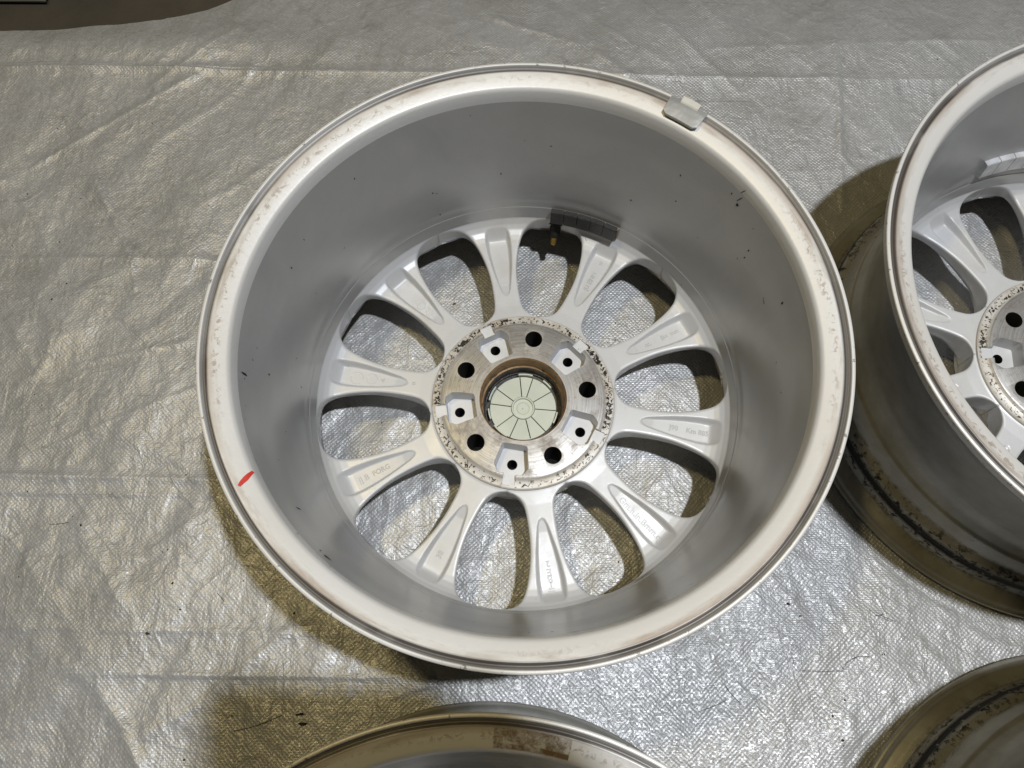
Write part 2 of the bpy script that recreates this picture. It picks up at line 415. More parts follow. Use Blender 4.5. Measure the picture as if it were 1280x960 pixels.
# hub --------------------------------------------------
def hub_mesh():
    prof = Z([(0.0872, -0.1750), (0.0866, -0.1722), (0.0856, -0.1714), (0.0795, -0.1710), (0.0782, -0.1702), (0.0770, -0.1684), (0.0758, -0.1680), (0.0413, -0.1680), (0.0400, -0.1694),
              (0.0400, -0.1860), (0.0385, -0.1866), (0.0375, -0.1900), (0.0372, -0.2080), (0.0400, -0.2140), (0.0872, -0.2160)])
    hub = lathe('hub', prof, 180, True, 40)
    ho = bpy.data.objects.new('hub_tmp', hub); C.objects.link(ho)
    V, F = [], []
    def prism(poly, z0, z1, inset=0.0, a=0.0):
        n = len(poly); b = len(V)
        cx = sum(p[0] for p in poly) / n; cy = sum(p[1] for p in poly) / n
        ca, sa = math.cos(a), math.sin(a)
        for (z, k) in ((z1, 0), (z0, inset)):
            for x, y in poly:
                dx, dy = x - cx, y - cy; L = math.hypot(dx, dy); s = (L - k) / L
                X, Y = cx + dx * s, cy + dy * s
                V.append((X * ca - Y * sa, X * sa + Y * ca, z))
        F.append(tuple(b + i for i in range(n))); F.append(tuple(b + n + i for i in reversed(range(n))))
        for i in range(n):
            j = (i + 1) % n; F.append((b + i, b + n + i, b + n + j, b + j))
    def circ(x, y, r, n=28): return [(x + r * math.cos(2 * PI * i / n), y + r * math.sin(2 * PI * i / n)) for i in range(n)]
    def rpoly(pts, rad, st=4):
        out = []; n = len(pts)
        for i in range(n):
            p0, p1, p2 = Vector(pts[i - 1]), Vector(pts[i]), Vector(pts[(i + 1) % n])
            a_ = p1 + (p0 - p1).normalized() * rad; b_ = p1 + (p2 - p1).normalized() * rad
            for k in range(st + 1):
                u = k / st; q = a_ * (1 - u) ** 2 + p1 * 2 * u * (1 - u) + b_ * u * u; out.append((q.x, q.y))
        return out
    cut = []
    house = rpoly([(0.0435, -0.0128), (0.0435, 0.0128), (0.0660, 0.0182), (0.0748, 0.0130), (0.0748, -0.0130), (0.0660, -0.0182)], 0.0028)
    floor_ = [(0.0605, 0)]
    def boolean(kind):
        nonlocal V, F
        me = bpy.data.meshes.new('cut'); me.from_pydata(V, [], F); me.update()
        bm = bmesh.new(); bm.from_mesh(me); bmesh.ops.recalc_face_normals(bm, faces=bm.faces); bm.to_mesh(me); bm.free()
        co = bpy.data.objects.new('cut', me); C.objects.link(co)
        md = ho.modifiers.new('b', 'BOOLEAN'); md.operation = 'DIFFERENCE'; md.solver = 'EXACT'; md.object = co
        dg = bpy.context.evaluated_depsgraph_get(); dg.update()
        new = bpy.data.meshes.new_from_object(ho.evaluated_get(dg))
        ho.modifiers.clear(); ho.data = new
        bpy.data.objects.remove(co); V, F = [], []
    for k in range(5): prism(circ(0.0615, 0, 0.0083), 0.0, H, 0, R(72 * k))
    boolean(0)
    for k in range(5): prism(house, H - 0.1840, H - 0.150, 0.0034, R(36 + 72 * k))
    boolean(1)
    for k in range(5): prism(rpoly([(0.070, -0.0056), (0.070, 0.0056), (0.0835, 0.0060), (0.0835, -0.0060)], 0.001, 3), H - 0.1728, H - 0.150, 0, R(36 + 72 * k))
    boolean(2)
    for k in range(5): prism(circ(0.0612, 0, 0.0049, 22), 0.0, H, 0, R(36 + 72 * k))
    boolean(3)
    me = ho.data.copy(); bpy.data.objects.remove(ho)
    me.materials.clear()
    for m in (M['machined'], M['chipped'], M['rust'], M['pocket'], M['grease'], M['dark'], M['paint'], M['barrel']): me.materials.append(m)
    for p in me.polygons:
        c = p.center; r = math.hypot(c.x, c.y); z = c.z - H; a = math.degrees(math.atan2(c.y, c.x))
        am = (a - 36 + 36) % 72 - 36; ah = (a + 36) % 72 - 36
        rx, ry = r * math.cos(R(am)), r * math.sin(R(am)); hx, hy = r * math.cos(R(ah)), r * math.sin(R(ah))
        i = 0
        if z < -0.213: i = 6
        elif r < 0.0415 and z > -0.1868: i = 2 if z < -0.1685 else 0
        elif r < 0.0415: i = 4
        elif math.hypot(hx - 0.0615, hy) < 0.0086 and z < -0.1682: i = 5
        elif math.hypot(rx - 0.0612, ry) < 0.0053 and z < -0.1841: i = 5
        elif z < -0.1720 and 0.043 < r < 0.0845: i = 3
        elif z > -0.1728 and r > 0.0700 and abs(ry) < 0.0061 and z < -0.1716: i = 3
        elif z < -0.1682 and 0.043 < r < 0.076: i = 3
        elif r > 0.0774: i = 1
        if abs(z + 0.1728) < 0.0003 and r > 0.07: i = 3
        if i == 3 and abs(p.normal.z) < 0.75: i = 7  # steep pocket walls take the darker grey: their shade is put into the colour
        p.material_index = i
    return smooth(me, 30)
HUB = hub_mesh()
ZC = H - 0.198
def sector(r0, r1, a0, a1, z0, z1, n=6, gap=0.0):
    V, F = [], []
    for i in range(n + 1):
        for (r, z) in ((r0, z1), (r1, z1), (r1, z0), (r0, z0)):
            g = gap / r; t = i / n; a = (a0 + g) + (a1 - a0 - 2 * g) * t
            V.append((r * math.cos(a), r * math.sin(a), z))
    for i in range(n):
        for k in range(4):
            k2 = (k + 1) % 4; F.append((i * 4 + k, (i + 1) * 4 + k, (i + 1) * 4 + k2, i * 4 + k2))
    F.append((0, 1, 2, 3)); F.append((n * 4 + 3, n * 4 + 2, n * 4 + 1, n * 4))
    me = mesh('cap_segment', V, F, 30)
    bm = bmesh.new(); bm.from_mesh(me); bmesh.ops.recalc_face_normals(bm, faces=bm.faces); bm.to_mesh(me); bm.free()
    return me
CAPANG = [92, 62, 15, -8, -49, -85, -128, -157, -194, -223]
CAPSEG = []
for i in range(10):
    a1 = CAPANG[i]; a0 = CAPANG[(i + 1) % 10]
    if a0 > a1: a0 -= 360
    CAPSEG.append(sector(0.0118, 0.0322, R(a0), R(a1), ZC - 0.003, ZC + 0.0006, 8, 0.00048))
CAPDISC = lathe('cap_boss', [(0.0001, ZC - 0.0025), (0.0001, ZC - 0.0002), (0.0006, ZC - 0.0001), (0.0010, ZC - 0.0010), (0.0056, ZC - 0.0009), (0.0060, ZC - 0.0014), (0.0064, ZC - 0.0009), (0.0094, ZC - 0.0009), (0.0100, ZC + 0.0016), (0.0112, ZC + 0.0016), (0.0117, ZC - 0.0025)], 48, True, 30)
CAPBASE = lathe('cap_base', [(0.0001, ZC - 0.0028), (0.0362, ZC - 0.0028), (0.0362, ZC + 0.001), (0.0371, ZC + 0.001), (0.0371, ZC - 0.012), (0.0001, ZC - 0.012)], 64, True, 30)
CLIPS = [arcbox('cap_clip', 0.0332, 0.0345, R(a - w2), R(a + w2), ZC - 0.003, ZC + 0.0055, 6, -0.04) for a, w2 in ((75, 13), (5, 12), (148, 14), (112, 9), (-36, 9), (-100, 10), (-165, 8))]

def text_mesh(txt, size, x, y, rot, ext=0.00026):
    cu = bpy.data.curves.new('t', 'FONT'); cu.body = txt; cu.size = size; cu.extrude = 0.0; cu.resolution_u = 3
    cu.align_x = 'CENTER'; cu.align_y = 'CENTER'; cu.offset = 0.0001
    o = bpy.data.objects.new('t', cu); C.objects.link(o)
    dg = bpy.context.evaluated_depsgraph_get(); dg.update()
    me = bpy.data.meshes.new_from_object(o.evaluated_get(dg)); bpy.data.objects.remove(o)
    bm = bmesh.new(); bm.from_mesh(me); bmesh.ops.remove_doubles(bm, verts=bm.verts, dist=1e-6)
    bm.transform(Matrix.Translation((x, y, 0)) @ Matrix.Rotation(rot, 4, 'Z'))
    ext_ = bmesh.ops.extrude_face_region(bm, geom=bm.faces[:])
    top = set(v for v in ext_['geom'] if isinstance(v, bmesh.types.BMVert))
    for v in bm.verts:
        z = float(zback(v.co.x)) - float(pocket(v.co.x, v.co.y)) + H
        v.co.z = z + (ext if v in top else -0.0003)
    bmesh.ops.recalc_face_normals(bm, faces=bm.faces)
    bm.to_mesh(me); bm.free(); return smooth(me, 40)
def ring_mark(x, y, r, t=0.0005, ext=0.00045):
    V, F = [], []; n = 28
    def zz(px, py): return float(zback(px)) - float(pocket(px, py)) + H
    for i in range(n):
        a = 2 * PI * i / n
        for rr, e in ((r - t, -0.0003), (r - t * .5, ext), (r + t * .5, ext), (r + t, -0.0003)):
            px, py = x + rr * math.cos(a), y + rr * math.sin(a); V.append((px, py, zz(px, py) + e))
    for i in range(n):
        j = (i + 1) % n
        for k in range(3): F.append((i * 4 + k, j * 4 + k, j * 4 + k + 1, i * 4 + k + 1))
    return mesh('embossed_ring', V, F, 80)

def build_wheel(loc, rot, label, marks, detail=True):
    w_ = empty('alloy_wheel', loc, rot)
    tag(w_, label, 'wheel', 'silver alloy wheels lying face down on the tarp')
    obj('rear_flange', FLANGE, M['flange'], w_)
    obj('barrel', BARREL, M['barrel'], w_)
    obj('outer_barrel', OUTSIDE, M['outside'], w_)
    obj('front_flange', FRONT, M['outside'], w_)
    obj('hub', HUB, None, w_)
    for k in range(10):
        s = obj('spoke', SPOKE, M['paint'], w_, rotz=R(18 + 36 * k))
        for mk in marks.get(k, []):
            nm, me = mk
            obj(nm, me, M['paint'], s)
    cap = obj('center_cap', CAPBASE, M['grease'], w_)
    for me in CAPSEG: obj('cap_segment', me, M['cap'], cap)
    obj('cap_boss', CAPDISC, M['cap'], cap)
    for me in CLIPS: obj('cap_clip', me, M['cap'], cap)
    return w_
A0 = 80.67
mm = {}
def T_(txt, size, x, y=0.0, rot=0.0): return ('embossed_lettering', text_mesh(txt, size, x, y, rot))
def O_(x, y, r): return ('embossed_ring', ring_mark(x, y, r))
# spoke k sits at A0+18+36k : k=0 is the one at the top, then anticlockwise
marks = {0: [O_(0.1300, 0.0, 0.0035)],
         1: [O_(0.1450, 0.001, 0.0042), O_(0.1330, 0.0, 0.0036)],
         2: [O_(0.1640, 0.001, 0.0062), O_(0.1490, 0.0, 0.0052), T_('v', 0.007, 0.1375, 0, PI / 2), T_('o', 0.006, 0.1060, 0, PI / 2)],
         3: [T_('|| B', 0.0075, 0.1660, 0, PI), T_('FORG', 0.0068, 0.1480, 0, PI)],
         4: [T_('38', 0.0070, 0.1620, 0, PI)],
         5: [T_('2', 0.0075, 0.1530, 0, -PI / 2), T_('E', 0.0088, 0.1605, 0, -PI / 2), T_('B', 0.0088, 0.1665, 0, -PI / 2), T_('T', 0.0088, 0.1720, 0, -PI / 2), T_('I', 0.0088, 0.1775, 0, PI)],
         6: [T_('Gm.h.in.Bmm.q', 0.0082, 0.1540, -0.001, 0)],
         7: [T_('J90', 0.0068, 0.1450, 0, 0), T_('Km 885', 0.0068, 0.1680, 0, 0)],
         8: [T_('o:.', 0.0068, 0.1370, 0, 0), T_('8=', 0.0070, 0.1560, 0, 0), T_('==', 0.0080, 0.1680, 0, 0)],
         9: [T_('JU EINN', 0.0066, 0.1470, 0, 0), T_('w', 0.0066, 0.1720, 0, 0)]}
main = build_wheel((0, 0, 0), R(A0), 'whole ten spoke silver alloy wheel at the centre with a red mark on its rim', marks)
mk2 = {2: [O_(0.1450, 0.001, 0.0042), O_(0.1310, 0.0, 0.0036)]}
right = build_wheel((0.5287, 0.0474, -0.0065), R(140.0), 'silver alloy wheel at the right edge with a pale weight strip and blackened hub ring', mk2)
low = build_wheel((-0.0277, -0.5143, 0.0), R(20.0), 'alloy wheel cut off by the bottom edge with a brown tape stain on its rim', {})
corner = build_wheel((0.5047, -0.4670, 0.0), R(55.0), 'alloy wheel in the bottom right corner showing only its dark tarry outer barrel', {})

# ---- parts that only one wheel has
def lr(a): return R(a - A0)     # world angle -> main wheel local angle
bw = obj('balance_weight', arcbox('balance_backing', 0.1915, 0.1945, lr(61.2), lr(81.9), H - 0.1655, H - 0.1460, 20), M['tape'], main)
for i in range(5):
    a1 = 81.9 - i * 4.12
    obj('weight_segment', arcbox('weight_segment', 0.1862, 0.1918, lr(a1 - 3.98), lr(a1), H - 0.1610, H - 0.1440, 5, 0.10, 0.0007), M['lead'], bw)
# clip-on weight over the flange
def clip_weight():
    V, F = [], []
    n = 10; A, B = lr(51.9), lr(60.0)
    sec = [(0.2445, 0.0004), (0.2405, 0.0016), (0.2375, 0.0018), (0.2268, -0.0012), (0.2262, -0.0030), (0.2420, -0.0014)]
    m = len(sec)
    for i in range(n + 1):
        t = i / n; a = A + (B - A) * t
        e = min(t, 1 - t); tap = 1.0 if e > 0.12 else 0.75 + 0.25 * math.sin(e / 0.12 * PI / 2)
        for r, z in sec:
            rc = 0.2350; V.append(((rc + (r - rc) * (tap if r < rc else 1)) * math.cos(a), (rc + (r - rc) * (tap if r < rc else 1)) * math.sin(a), H + z * (1 if e > 0.03 else 0.6)))
    for i in range(n):
        for k in range(m):
            k2 = (k + 1) % m; F.append((i * m + k, i * m + k2, (i + 1) * m + k2, (i + 1) * m + k))
    F.append(tuple(range(m))); F.append(tuple(n * m + k for k in reversed(range(m))))
    me = mesh('clip_weight', V, F, 28)
    bm = bmesh.new(); bm.from_mesh(me); bmesh.ops.recalc_face_normals(bm, faces=bm.faces); bm.to_mesh(me); bm.free()
    return me
cw = obj('clip_weight', clip_weight(), M['clip'], main)
obj('clip', arcbox('clip', 0.2408, 0.2474, lr(53.9), lr(57.7), H - 0.004, H + 0.0024, 6, 0, 0.0010), M['steel'], cw)
# valve stem under the rim
def tube(pts, rads, n=16):
    V, F = [], []
    for i, (p, r) in enumerate(zip(pts, rads)):
        p = Vector(p); d = (Vector(pts[min(i + 1, len(pts) - 1)]) - Vector(pts[max(i - 1, 0)])).normalized()
        u = d.orthogonal().normalized(); v = d.cross(u)
        if i: 
            u = (pu - d * pu.dot(d)).normalized(); v = d.cross(u)
        pu = u
        for k in range(n):
            a = 2 * PI * k / n; V.append(p + (u * math.cos(a) + v * math.sin(a)) * r)
    for i in range(len(pts) - 1):
        for k in range(n):
            k2 = (k + 1) % n; F.append((i * n + k, i * n + k2, (i + 1) * n + k2, (i + 1) * n + k))
    F.append(tuple(reversed(range(n)))); F.append(tuple((len(pts) - 1) * n + k for k in range(n)))
    return V, F
va = lr(80.3); ca, sa = math.cos(va), math.sin(va)
def P(r, z): return (r * ca, r * sa, H + z)
V, F = tube([P(0.203, -0.176), P(0.1975, -0.180), P(0.197, -0.1805), P(0.190, -0.186), P(0.1875, -0.188), P(0.187, -0.1885)], [0.0095, 0.0090, 0.0060, 0.0052, 0.0042, 0.0036])
vst = obj('valve_stem', mesh('valve_stem', V, F, 40), M['rubber'], main)
V, F = tube([P(0.1872, -0.1884), P(0.1845, -0.1905), P(0.1815, -0.193), P(0.181, -0.1934)], [0.0034, 0.0034, 0.0030, 0.0020])
obj('valve_tip', mesh('valve_tip', V, F, 40), M['brass'], vst)
# red crayon mark on the flange
def flange_z(r): return float(np.interp(r, [0.2228, 0.2246, 0.2386, 0.2400], [-0.0086, -0.0064, -0.0020, -0.0042]))
def patch(name, pts, zfun, width, lift=0.00025, taper=True):
    V, F = [], []
    for i, (r, a) in enumerate(pts):
        p0 = pts[max(i - 1, 0)]; p1 = pts[min(i + 1, len(pts) - 1)]
        c0 = Vector((p0[0] * math.cos(R(p0[1])), p0[0] * math.sin(R(p0[1])))); c1 = Vector((p1[0] * math.cos(R(p1[1])), p1[0] * math.sin(R(p1[1]))))
        d = (c1 - c0).normalized(); nrm = Vector((-d.y, d.x)); c = Vector((r * math.cos(R(a)), r * math.sin(R(a))))
        t = i / (len(pts) - 1); wv = width * (0.35 + 0.65 * math.sin(PI * min(max(t, .08), .92))) if taper else width
        for s in (-1, 1):
            q = c + nrm * wv * s / 2; rr = q.length; V.append((q.x, q.y, H + zfun(rr) + lift))
    for i in range(len(pts) - 1): F.append((2 * i, 2 * i + 1, 2 * i + 3, 2 * i + 2))
    return mesh(name, V, F, 60)
RM = [(0.2230, 209.6), (0.2260, 210.0), (0.2290, 210.4), (0.2325, 210.8), (0.2352, 211.2)]
obj('red_paint_mark', patch('red_paint_mark', [(r, a - A0) for r, a in RM], flange_z, 0.0040, 0.0005), M['red'], main)
# tape stain on the lower wheel
def stain_mat():
    t = NT('tape_stain')
    n = t.ramp(t.noise(160, 5, 0.75, None, 0.4), [(0.40, 0.0), (0.62, 1.0)])
    r = t.radius()
    n = t.math('MAXIMUM', t.math('MULTIPLY', n, 0.75), t.math('MULTIPLY', t.band(r, 0.2243, 0.2285, 0.0010), t.ramp(t.noise(90, 4, 0.7), [(0.35, 0.2), (0.5, 1.0)])))
    return t.set(Base_Color=(0.20, 0.125, 0.06), Roughness=0.6, Alpha=t.math('MULTIPLY', n, 0.8))
# ------------------------------------------------------------ tarp
rng = np.random.default_rng(7)
def vnoise(x, y, scale, seed, ang=0.0, stretch=1.0):
    r_ = np.random.default_rng(seed); N = 256; g = r_.random((N, N)) * 2 - 1
    ca_, sa_ = math.cos(ang), math.sin(ang)
    u = (x * ca_ + y * sa_) * scale / stretch + 57.3; v = (-x * sa_ + y * ca_) * scale + 91.7
    iu = np.floor(u).astype(int); iv = np.floor(v).astype(int); fu = u - iu; fv = v - iv
    fu = fu ** 3 * (fu * (fu * 6 - 15) + 10); fv = fv ** 3 * (fv * (fv * 6 - 15) + 10)
    a = g[iu % N, iv % N]; b = g[(iu + 1) % N, iv % N]; c = g[iu % N, (iv + 1) % N]; d = g[(iu + 1) % N, (iv + 1) % N]
    return (a * (1 - fu) + b * fu) * (1 - fv) + (c * (1 - fu) + d * fu) * fv
def seg_d(x, y, p, q):
    px, py = p; qx, qy = q; dx, dy = qx - px, qy - py; L = dx * dx + dy * dy
    t = np.clip(((x - px) * dx + (y - py) * dy) / L, 0, 1)
    return np.hypot(x - px - t * dx, y - py - t * dy), t, ((x - px) * dy - (y - py) * dx) / math.sqrt(L)
# fold and crease lines (ground metres): start, end, height, half width, step
FOLDS = [((-1.3, 0.195), (-0.25, 0.182), 0.0012, 0.004, 0.0012), ((-1.3, -0.050), (-0.22, -0.064), 0.0022, 0.005, 0.0026),
         ((-1.2, -0.075), (-0.24, -0.082), 0.0010, 0.004, -0.0008), ((-1.2, -0.198), (-0.02, -0.212), 0.0012, 0.003, 0.0008),
         ((-0.42, -0.249), (0.02, -0.250), 0.0012, 0.003, -0.0012), ((-1.3, 0.452), (1.2, 0.418), 0.0018, 0.006, 0.0020),
         ((0.388, 0.60), (0.352, 0.15), 0.0024, 0.004, 0.0016), ((-0.583, 0.293), (-0.382, 0.440), 0.0014, 0.005, 0.0014),
         ((-0.66, 0.235), (-0.583, 0.293), 0.0009, 0.005, 0.0009), ((-0.46, 0.40), (-0.34, 0.515), 0.0009, 0.005, 0.0007),
         ((-0.50, 0.30), (-0.43, 0.18), 0.0016, 0.005, 0), ((-0.43, 0.18), (-0.42, 0.14), 0.0014, 0.004, 0),
         ((-0.475, 0.055), (-0.345, 0.085), 0.0012, 0.0018, 0), ((-0.345, 0.085), (-0.27, 0.12), 0.0012, 0.0018, 0),
         ((-0.52, -0.052), (-0.29, 0.055), 0.0012, 0.0018, 0), ((0.20, 0.475), (0.62, 0.49), 0.0012, 0.004, 0.001),
         ((0.10, 0.305), (0.365, 0.300), 0.0010, 0.003, 0.0006), ((-0.05, 0.53), (0.08, 0.47), 0.0016, 0.005, 0.0), ((0.08, 0.47), (0.18, 0.38), 0.0014, 0.005, 0.0),
         ((0.16, 0.53), (0.26, 0.40), 0.0014, 0.005, 0.0), ((-0.44, -0.10), (-0.37, -0.20), 0.0018, 0.008, 0), ((-0.56, 0.12), (-0.47, 0.0), 0.0016, 0.008, 0),
         ((-0.37, -0.14), (-0.30, -0.09), 0.0018, 0.006, 0), ((-0.43, -0.20), (-0.33, -0.34), 0.0016, 0.007, 0), ((0.25, -0.27), (0.33, -0.18), 0.0010, 0.004, 0)]
def tarp_h(x, y):
    h = 0.0038 * vnoise(x, y, 5, 1) + 0.0020 * vnoise(x, y, 14, 2, 0.9, 2.4) + 0.0015 * vnoise(x, y, 27, 3, 1.1, 2.2) + 0.0007 * vnoise(x, y, 60, 4, 1.2, 1.8) + 0.00022 * vnoise(x, y, 130, 5)
    cr_ = vnoise(x, y, 9, 6, 0.7, 1.5); h += 0.0011 * np.clip(1 - np.abs(cr_) * 6, 0, 1)
    cr_ = vnoise(x, y, 15, 8, 2.3, 1.8); h += 0.0007 * np.clip(1 - np.abs(cr_) * 6, 0, 1)
    left = sstep(0.1, -0.5, x)
    h += left * (0.0013 * vnoise(x, y, 20, 9, 1.35, 2.6) + 0.0008 * vnoise(x, y, 38, 10, 0.9, 2))
    for (p, q, hh, ww, st) in FOLDS:
        wob = 0.0022 * vnoise(x, y, 12, 11) + 0.0007 * vnoise(x, y, 50, 12)
        d, t, sd = seg_d(x, y, p, q)
        d = np.abs(np.abs(sd) * 0 + d + wob * (t > 0) * (t < 1)); fade = sstep(0, 0.12, t) * sstep(1, 0.88, t)
        amp = 1.05 + 0.7 * vnoise(x, y, 11, 13)
        h += hh * np.exp(-(d / ww) ** 1.3) * fade * amp + st * fade * amp * 0.7 * np.exp(-np.clip(sd, 0, 9) / 0.02) * (sd > 0) * (d < 0.08) * sstep(0, 0.002, sd)
    h -= 0.22 * np.clip(y - 0.455, 0, 0.06) ** 2 / 0.12 + 0.22 * np.clip(y - 0.515, 0, 1)
    h += 0.006 * np.exp(-((y - 0.475) / 0.03) ** 2) * sstep(-0.15, -0.4, x)
    return h
def axis(lo, a, b, hi, fine, coarse):
    o = [a]; s = fine
    while o[-1] > lo: s = min(s * 1.15, coarse); o.append(o[-1] - s)
    left = o[::-1][:-1]
    mid = list(np.arange(a, b, fine)); o = [mid[-1]]; s = fine
    while o[-1] < hi: s = min(s * 1.15, coarse); o.append(o[-1] + s)
    return np.array(left + mid + o[1:])
def y_edge(x): return np.interp(x, [-2.5, -0.70, -0.59, -0.52, -0.45, -0.40, -0.33, -0.2, 0.3, 2.5], [0.497, 0.503, 0.507, 0.514, 0.525, 0.545, 0.60, 0.66, 0.70, 0.70])
xs = axis(-1.9, -0.70, 0.68, 1.9, 0.0019, 0.06); ys0 = axis(-1.9, -0.40, 0.60, 0.70, 0.0019, 0.06)
ys0 = ys0[ys0 <= 0.70]
X, Y = np.meshgrid(xs, ys0, indexing='ij')
# squeeze the last strip so the hem follows its curved edge
E_ = y_edge(X) ; tt = sstep(0.42, 0.70, Y); tt = (Y - 0.42) / (0.70 - 0.42); Y = np.where(Y > 0.42, 0.42 + np.clip(tt, 0, 1) * (E_ - 0.42), Y)
Hh = tarp_h(X, Y)
# wheels press the sheet flat where their front flange stands
for (cx, cy, zz) in ((0, 0, 0), (0.5287, 0.0474, -0.0065), (-0.0277, -0.5143, 0), (0.5047, -0.467, 0)):
    d = np.abs(np.hypot(X - cx, Y - cy) - 0.240)
    f = sstep(0.034, 0.010, d); inside = sstep(0.30, 0.22, np.hypot(X - cx, Y - cy))
    if zz: Hh += zz * sstep(0.42, 0.26, np.hypot(X - cx, Y - cy))
    Hh = Hh * (1 - f) + np.minimum(Hh, zz + 0.0002) * f
    cap_ = zz + 0.0004; Hh = np.where((f > 0.5) & (Hh > cap_), cap_, Hh)
nx, ny = X.shape
Vt = np.stack([X.ravel(), Y.ravel(), Hh.ravel()], 1)
ii, jj = np.meshgrid(np.arange(nx - 1), np.arange(ny - 1), indexing='ij')
a_ = (ii * ny + jj).ravel(); quads = np.stack([a_, a_ + ny, a_ + ny + 1, a_ + 1], 1)
tm = bpy.data.meshes.new('tarp'); tm.vertices.add(len(Vt)); tm.vertices.foreach_set('co', Vt.ravel())
tm.loops.add(quads.size); tm.loops.foreach_set('vertex_index', quads.ravel().astype(np.int32))
tm.polygons.add(len(quads)); tm.polygons.foreach_set('loop_start', (np.arange(len(quads)) * 4).astype(np.int32))
tm.polygons.foreach_set('use_smooth', np.ones(len(quads), bool)); tm.update(calc_edges=True)
def tarp_mat():
    t = NT('woven_silver_tarp')
    o = t.sep()
    wob = t.math('MULTIPLY', t.math('SUBTRACT', t.noise(22, 3), 0.5), 0.0065)
    wob2 = t.math('MULTIPLY', t.math('SUBTRACT', t.noise(19, 3, 0.5, t.comb(o[1], o[0], 3.0)), 0.5), 0.0065)
    kx = 2 * PI / 0.0044; ky = 2 * PI / 0.0042
    px = t.math('MULTIPLY', t.math('ADD', o[0], wob), kx); py = t.math('MULTIPLY', t.math('ADD', o[1], wob2), ky)
    sx_ = t.math('SINE', px); sy_ = t.math('SINE', py)
    weave = t.math('MULTIPLY', sx_, sy_)
    # each tape crossing catches the light a little differently
    cellv = t.comb(t.math('FLOOR', t.math('DIVIDE', px, PI)), t.math('FLOOR', t.math('DIVIDE', py, PI)), 0.0)
    wnz = t.n.new('ShaderNodeTexWhiteNoise'); t.l.new(cellv, wnz.inputs['Vector']); cell = wnz.outputs['Value']
    ribs = t.math('SINE', t.math('MULTIPLY', py, 2.0))
    hgt = t.math('ADD', t.math('MULTIPLY', weave, t.math('ADD', 0.15, t.math('MULTIPLY', cell, 1.5))), t.math('MULTIPLY', ribs, 0.22))
    amp = t.ramp(t.noise(6, 3, 0.5), [(0.3, 0.45), (0.7, 1.0)])
    leftf = t.math('MULTIPLY_ADD', t.math('DIVIDE', t.math('ADD', o[0], 0.55), 0.7, clamp=True), 0.5, 0.5)
    hgt = t.math('MULTIPLY', t.math('MULTIPLY', hgt, amp), leftf)
    fine = t.noise(420, 4, 0.65)
    # soil: grey smudges, some dark streaky stains
    sm = t.ramp(t.noise(11, 7, 0.68), [(0.38, 0.0), (0.72, 1.0)])
    st = t.ramp(t.noise(34, 7, 0.74, None, 0.5), [(0.56, 0.0), (0.72, 1.0)])
    c = t.mix(sm, (0.44, 0.44, 0.44), (0.34, 0.335, 0.315))
    c = t.mix(t.math('MULTIPLY', st, 0.45), c, (0.17, 0.16, 0.14))
    c = t.mix(t.math('MULTIPLY', t.math('SUBTRACT', cell, 0.2), 0.18), c, (0.72, 0.72, 0.73))
    gap = t.math('MULTIPLY', t.ramp(t.math('ADD', t.math('MULTIPLY', weave, 0.5), 0.5), [(0.0, 1.0), (0.30, 0.0)]), 0.35)
    c = t.mix(t.math('MULTIPLY', gap, amp), c, (0.16, 0.155, 0.145))
    # occasional darker cross threads
    thr = t.ramp(t.noise(1.0, 2, 0.5, t.comb(t.math('MULTIPLY', o[0], 3.0), t.math('MULTIPLY', o[1], 330.0), 0.0)), [(0.70, 0.0), (0.74, 1.0)])
    c = t.mix(t.math('MULTIPLY', thr, 0.35), c, (0.12, 0.11, 0.10))
    vs2 = t.comb(t.math('MULTIPLY', o[0], 1.0), t.math('MULTIPLY', o[1], 0.55), 0.3)
    b0 = t.bump(t.noise(42, 4, 0.55, vs2, 0.6), 0.0060, 0.50)
    cr1 = t.math('ABSOLUTE', t.math('SUBTRACT', t.noise(16, 4, 0.55, None, 0.8), 0.5))
    cr1 = t.ramp(cr1, [(0.0, 1.0), (0.045, 0.0)])
    cr2 = t.math('ABSOLUTE', t.math('SUBTRACT', t.noise(38, 3, 0.5, vs2, 0.5), 0.5))
    cr2 = t.ramp(cr2, [(0.0, 1.0), (0.06, 0.0)])
    b01 = t.bump(t.math('ADD', cr1, t.math('MULTIPLY', cr2, 0.3)), 0.0009, 0.35, b0)
    b1 = t.bump(t.noise(130, 4, 0.55), 0.0013, 0.5, b01)
    b2 = t.bump(hgt, 0.00024, 1.0, b1)
    b3 = t.bump(fine, 0.0004, 0.45, b2)
    return t.set(Base_Color=c, Metallic=0.26, Roughness=t.ramp(cell, [(0.0, 0.34), (1.0, 0.51)]), Normal=b3, Specular_IOR_Level=0.6)
TARP = tarp_mat()
tarp = obj('tarp', tm, TARP)
tag(tarp, 'creased silver grey woven plastic tarp spread under the wheels', 'tarp', kind='structure')
# floor under the tarp
def floor_mat():
    t = NT('dark_floor')
    c = t.mix(t.ramp(t.noise(6, 6, 0.65), [(0.35, 0.0), (0.7, 1.0)]), (0.045, 0.038, 0.028), (0.075, 0.062, 0.045))
    return t.set(Base_Color=c, Roughness=0.75, Normal=t.bump(t.noise(150, 4), 0.001, 0.5))
fm = mesh('floor', [(-6, -6, -0.078), (6, -6, -0.078), (6, 6, -0.078), (-6, 6, -0.078)], [(0, 1, 2, 3)], sm=False)
tag(obj('floor', fm, floor_mat()), 'dark brown floor showing past the edge of the tarp', 'floor', kind='structure')
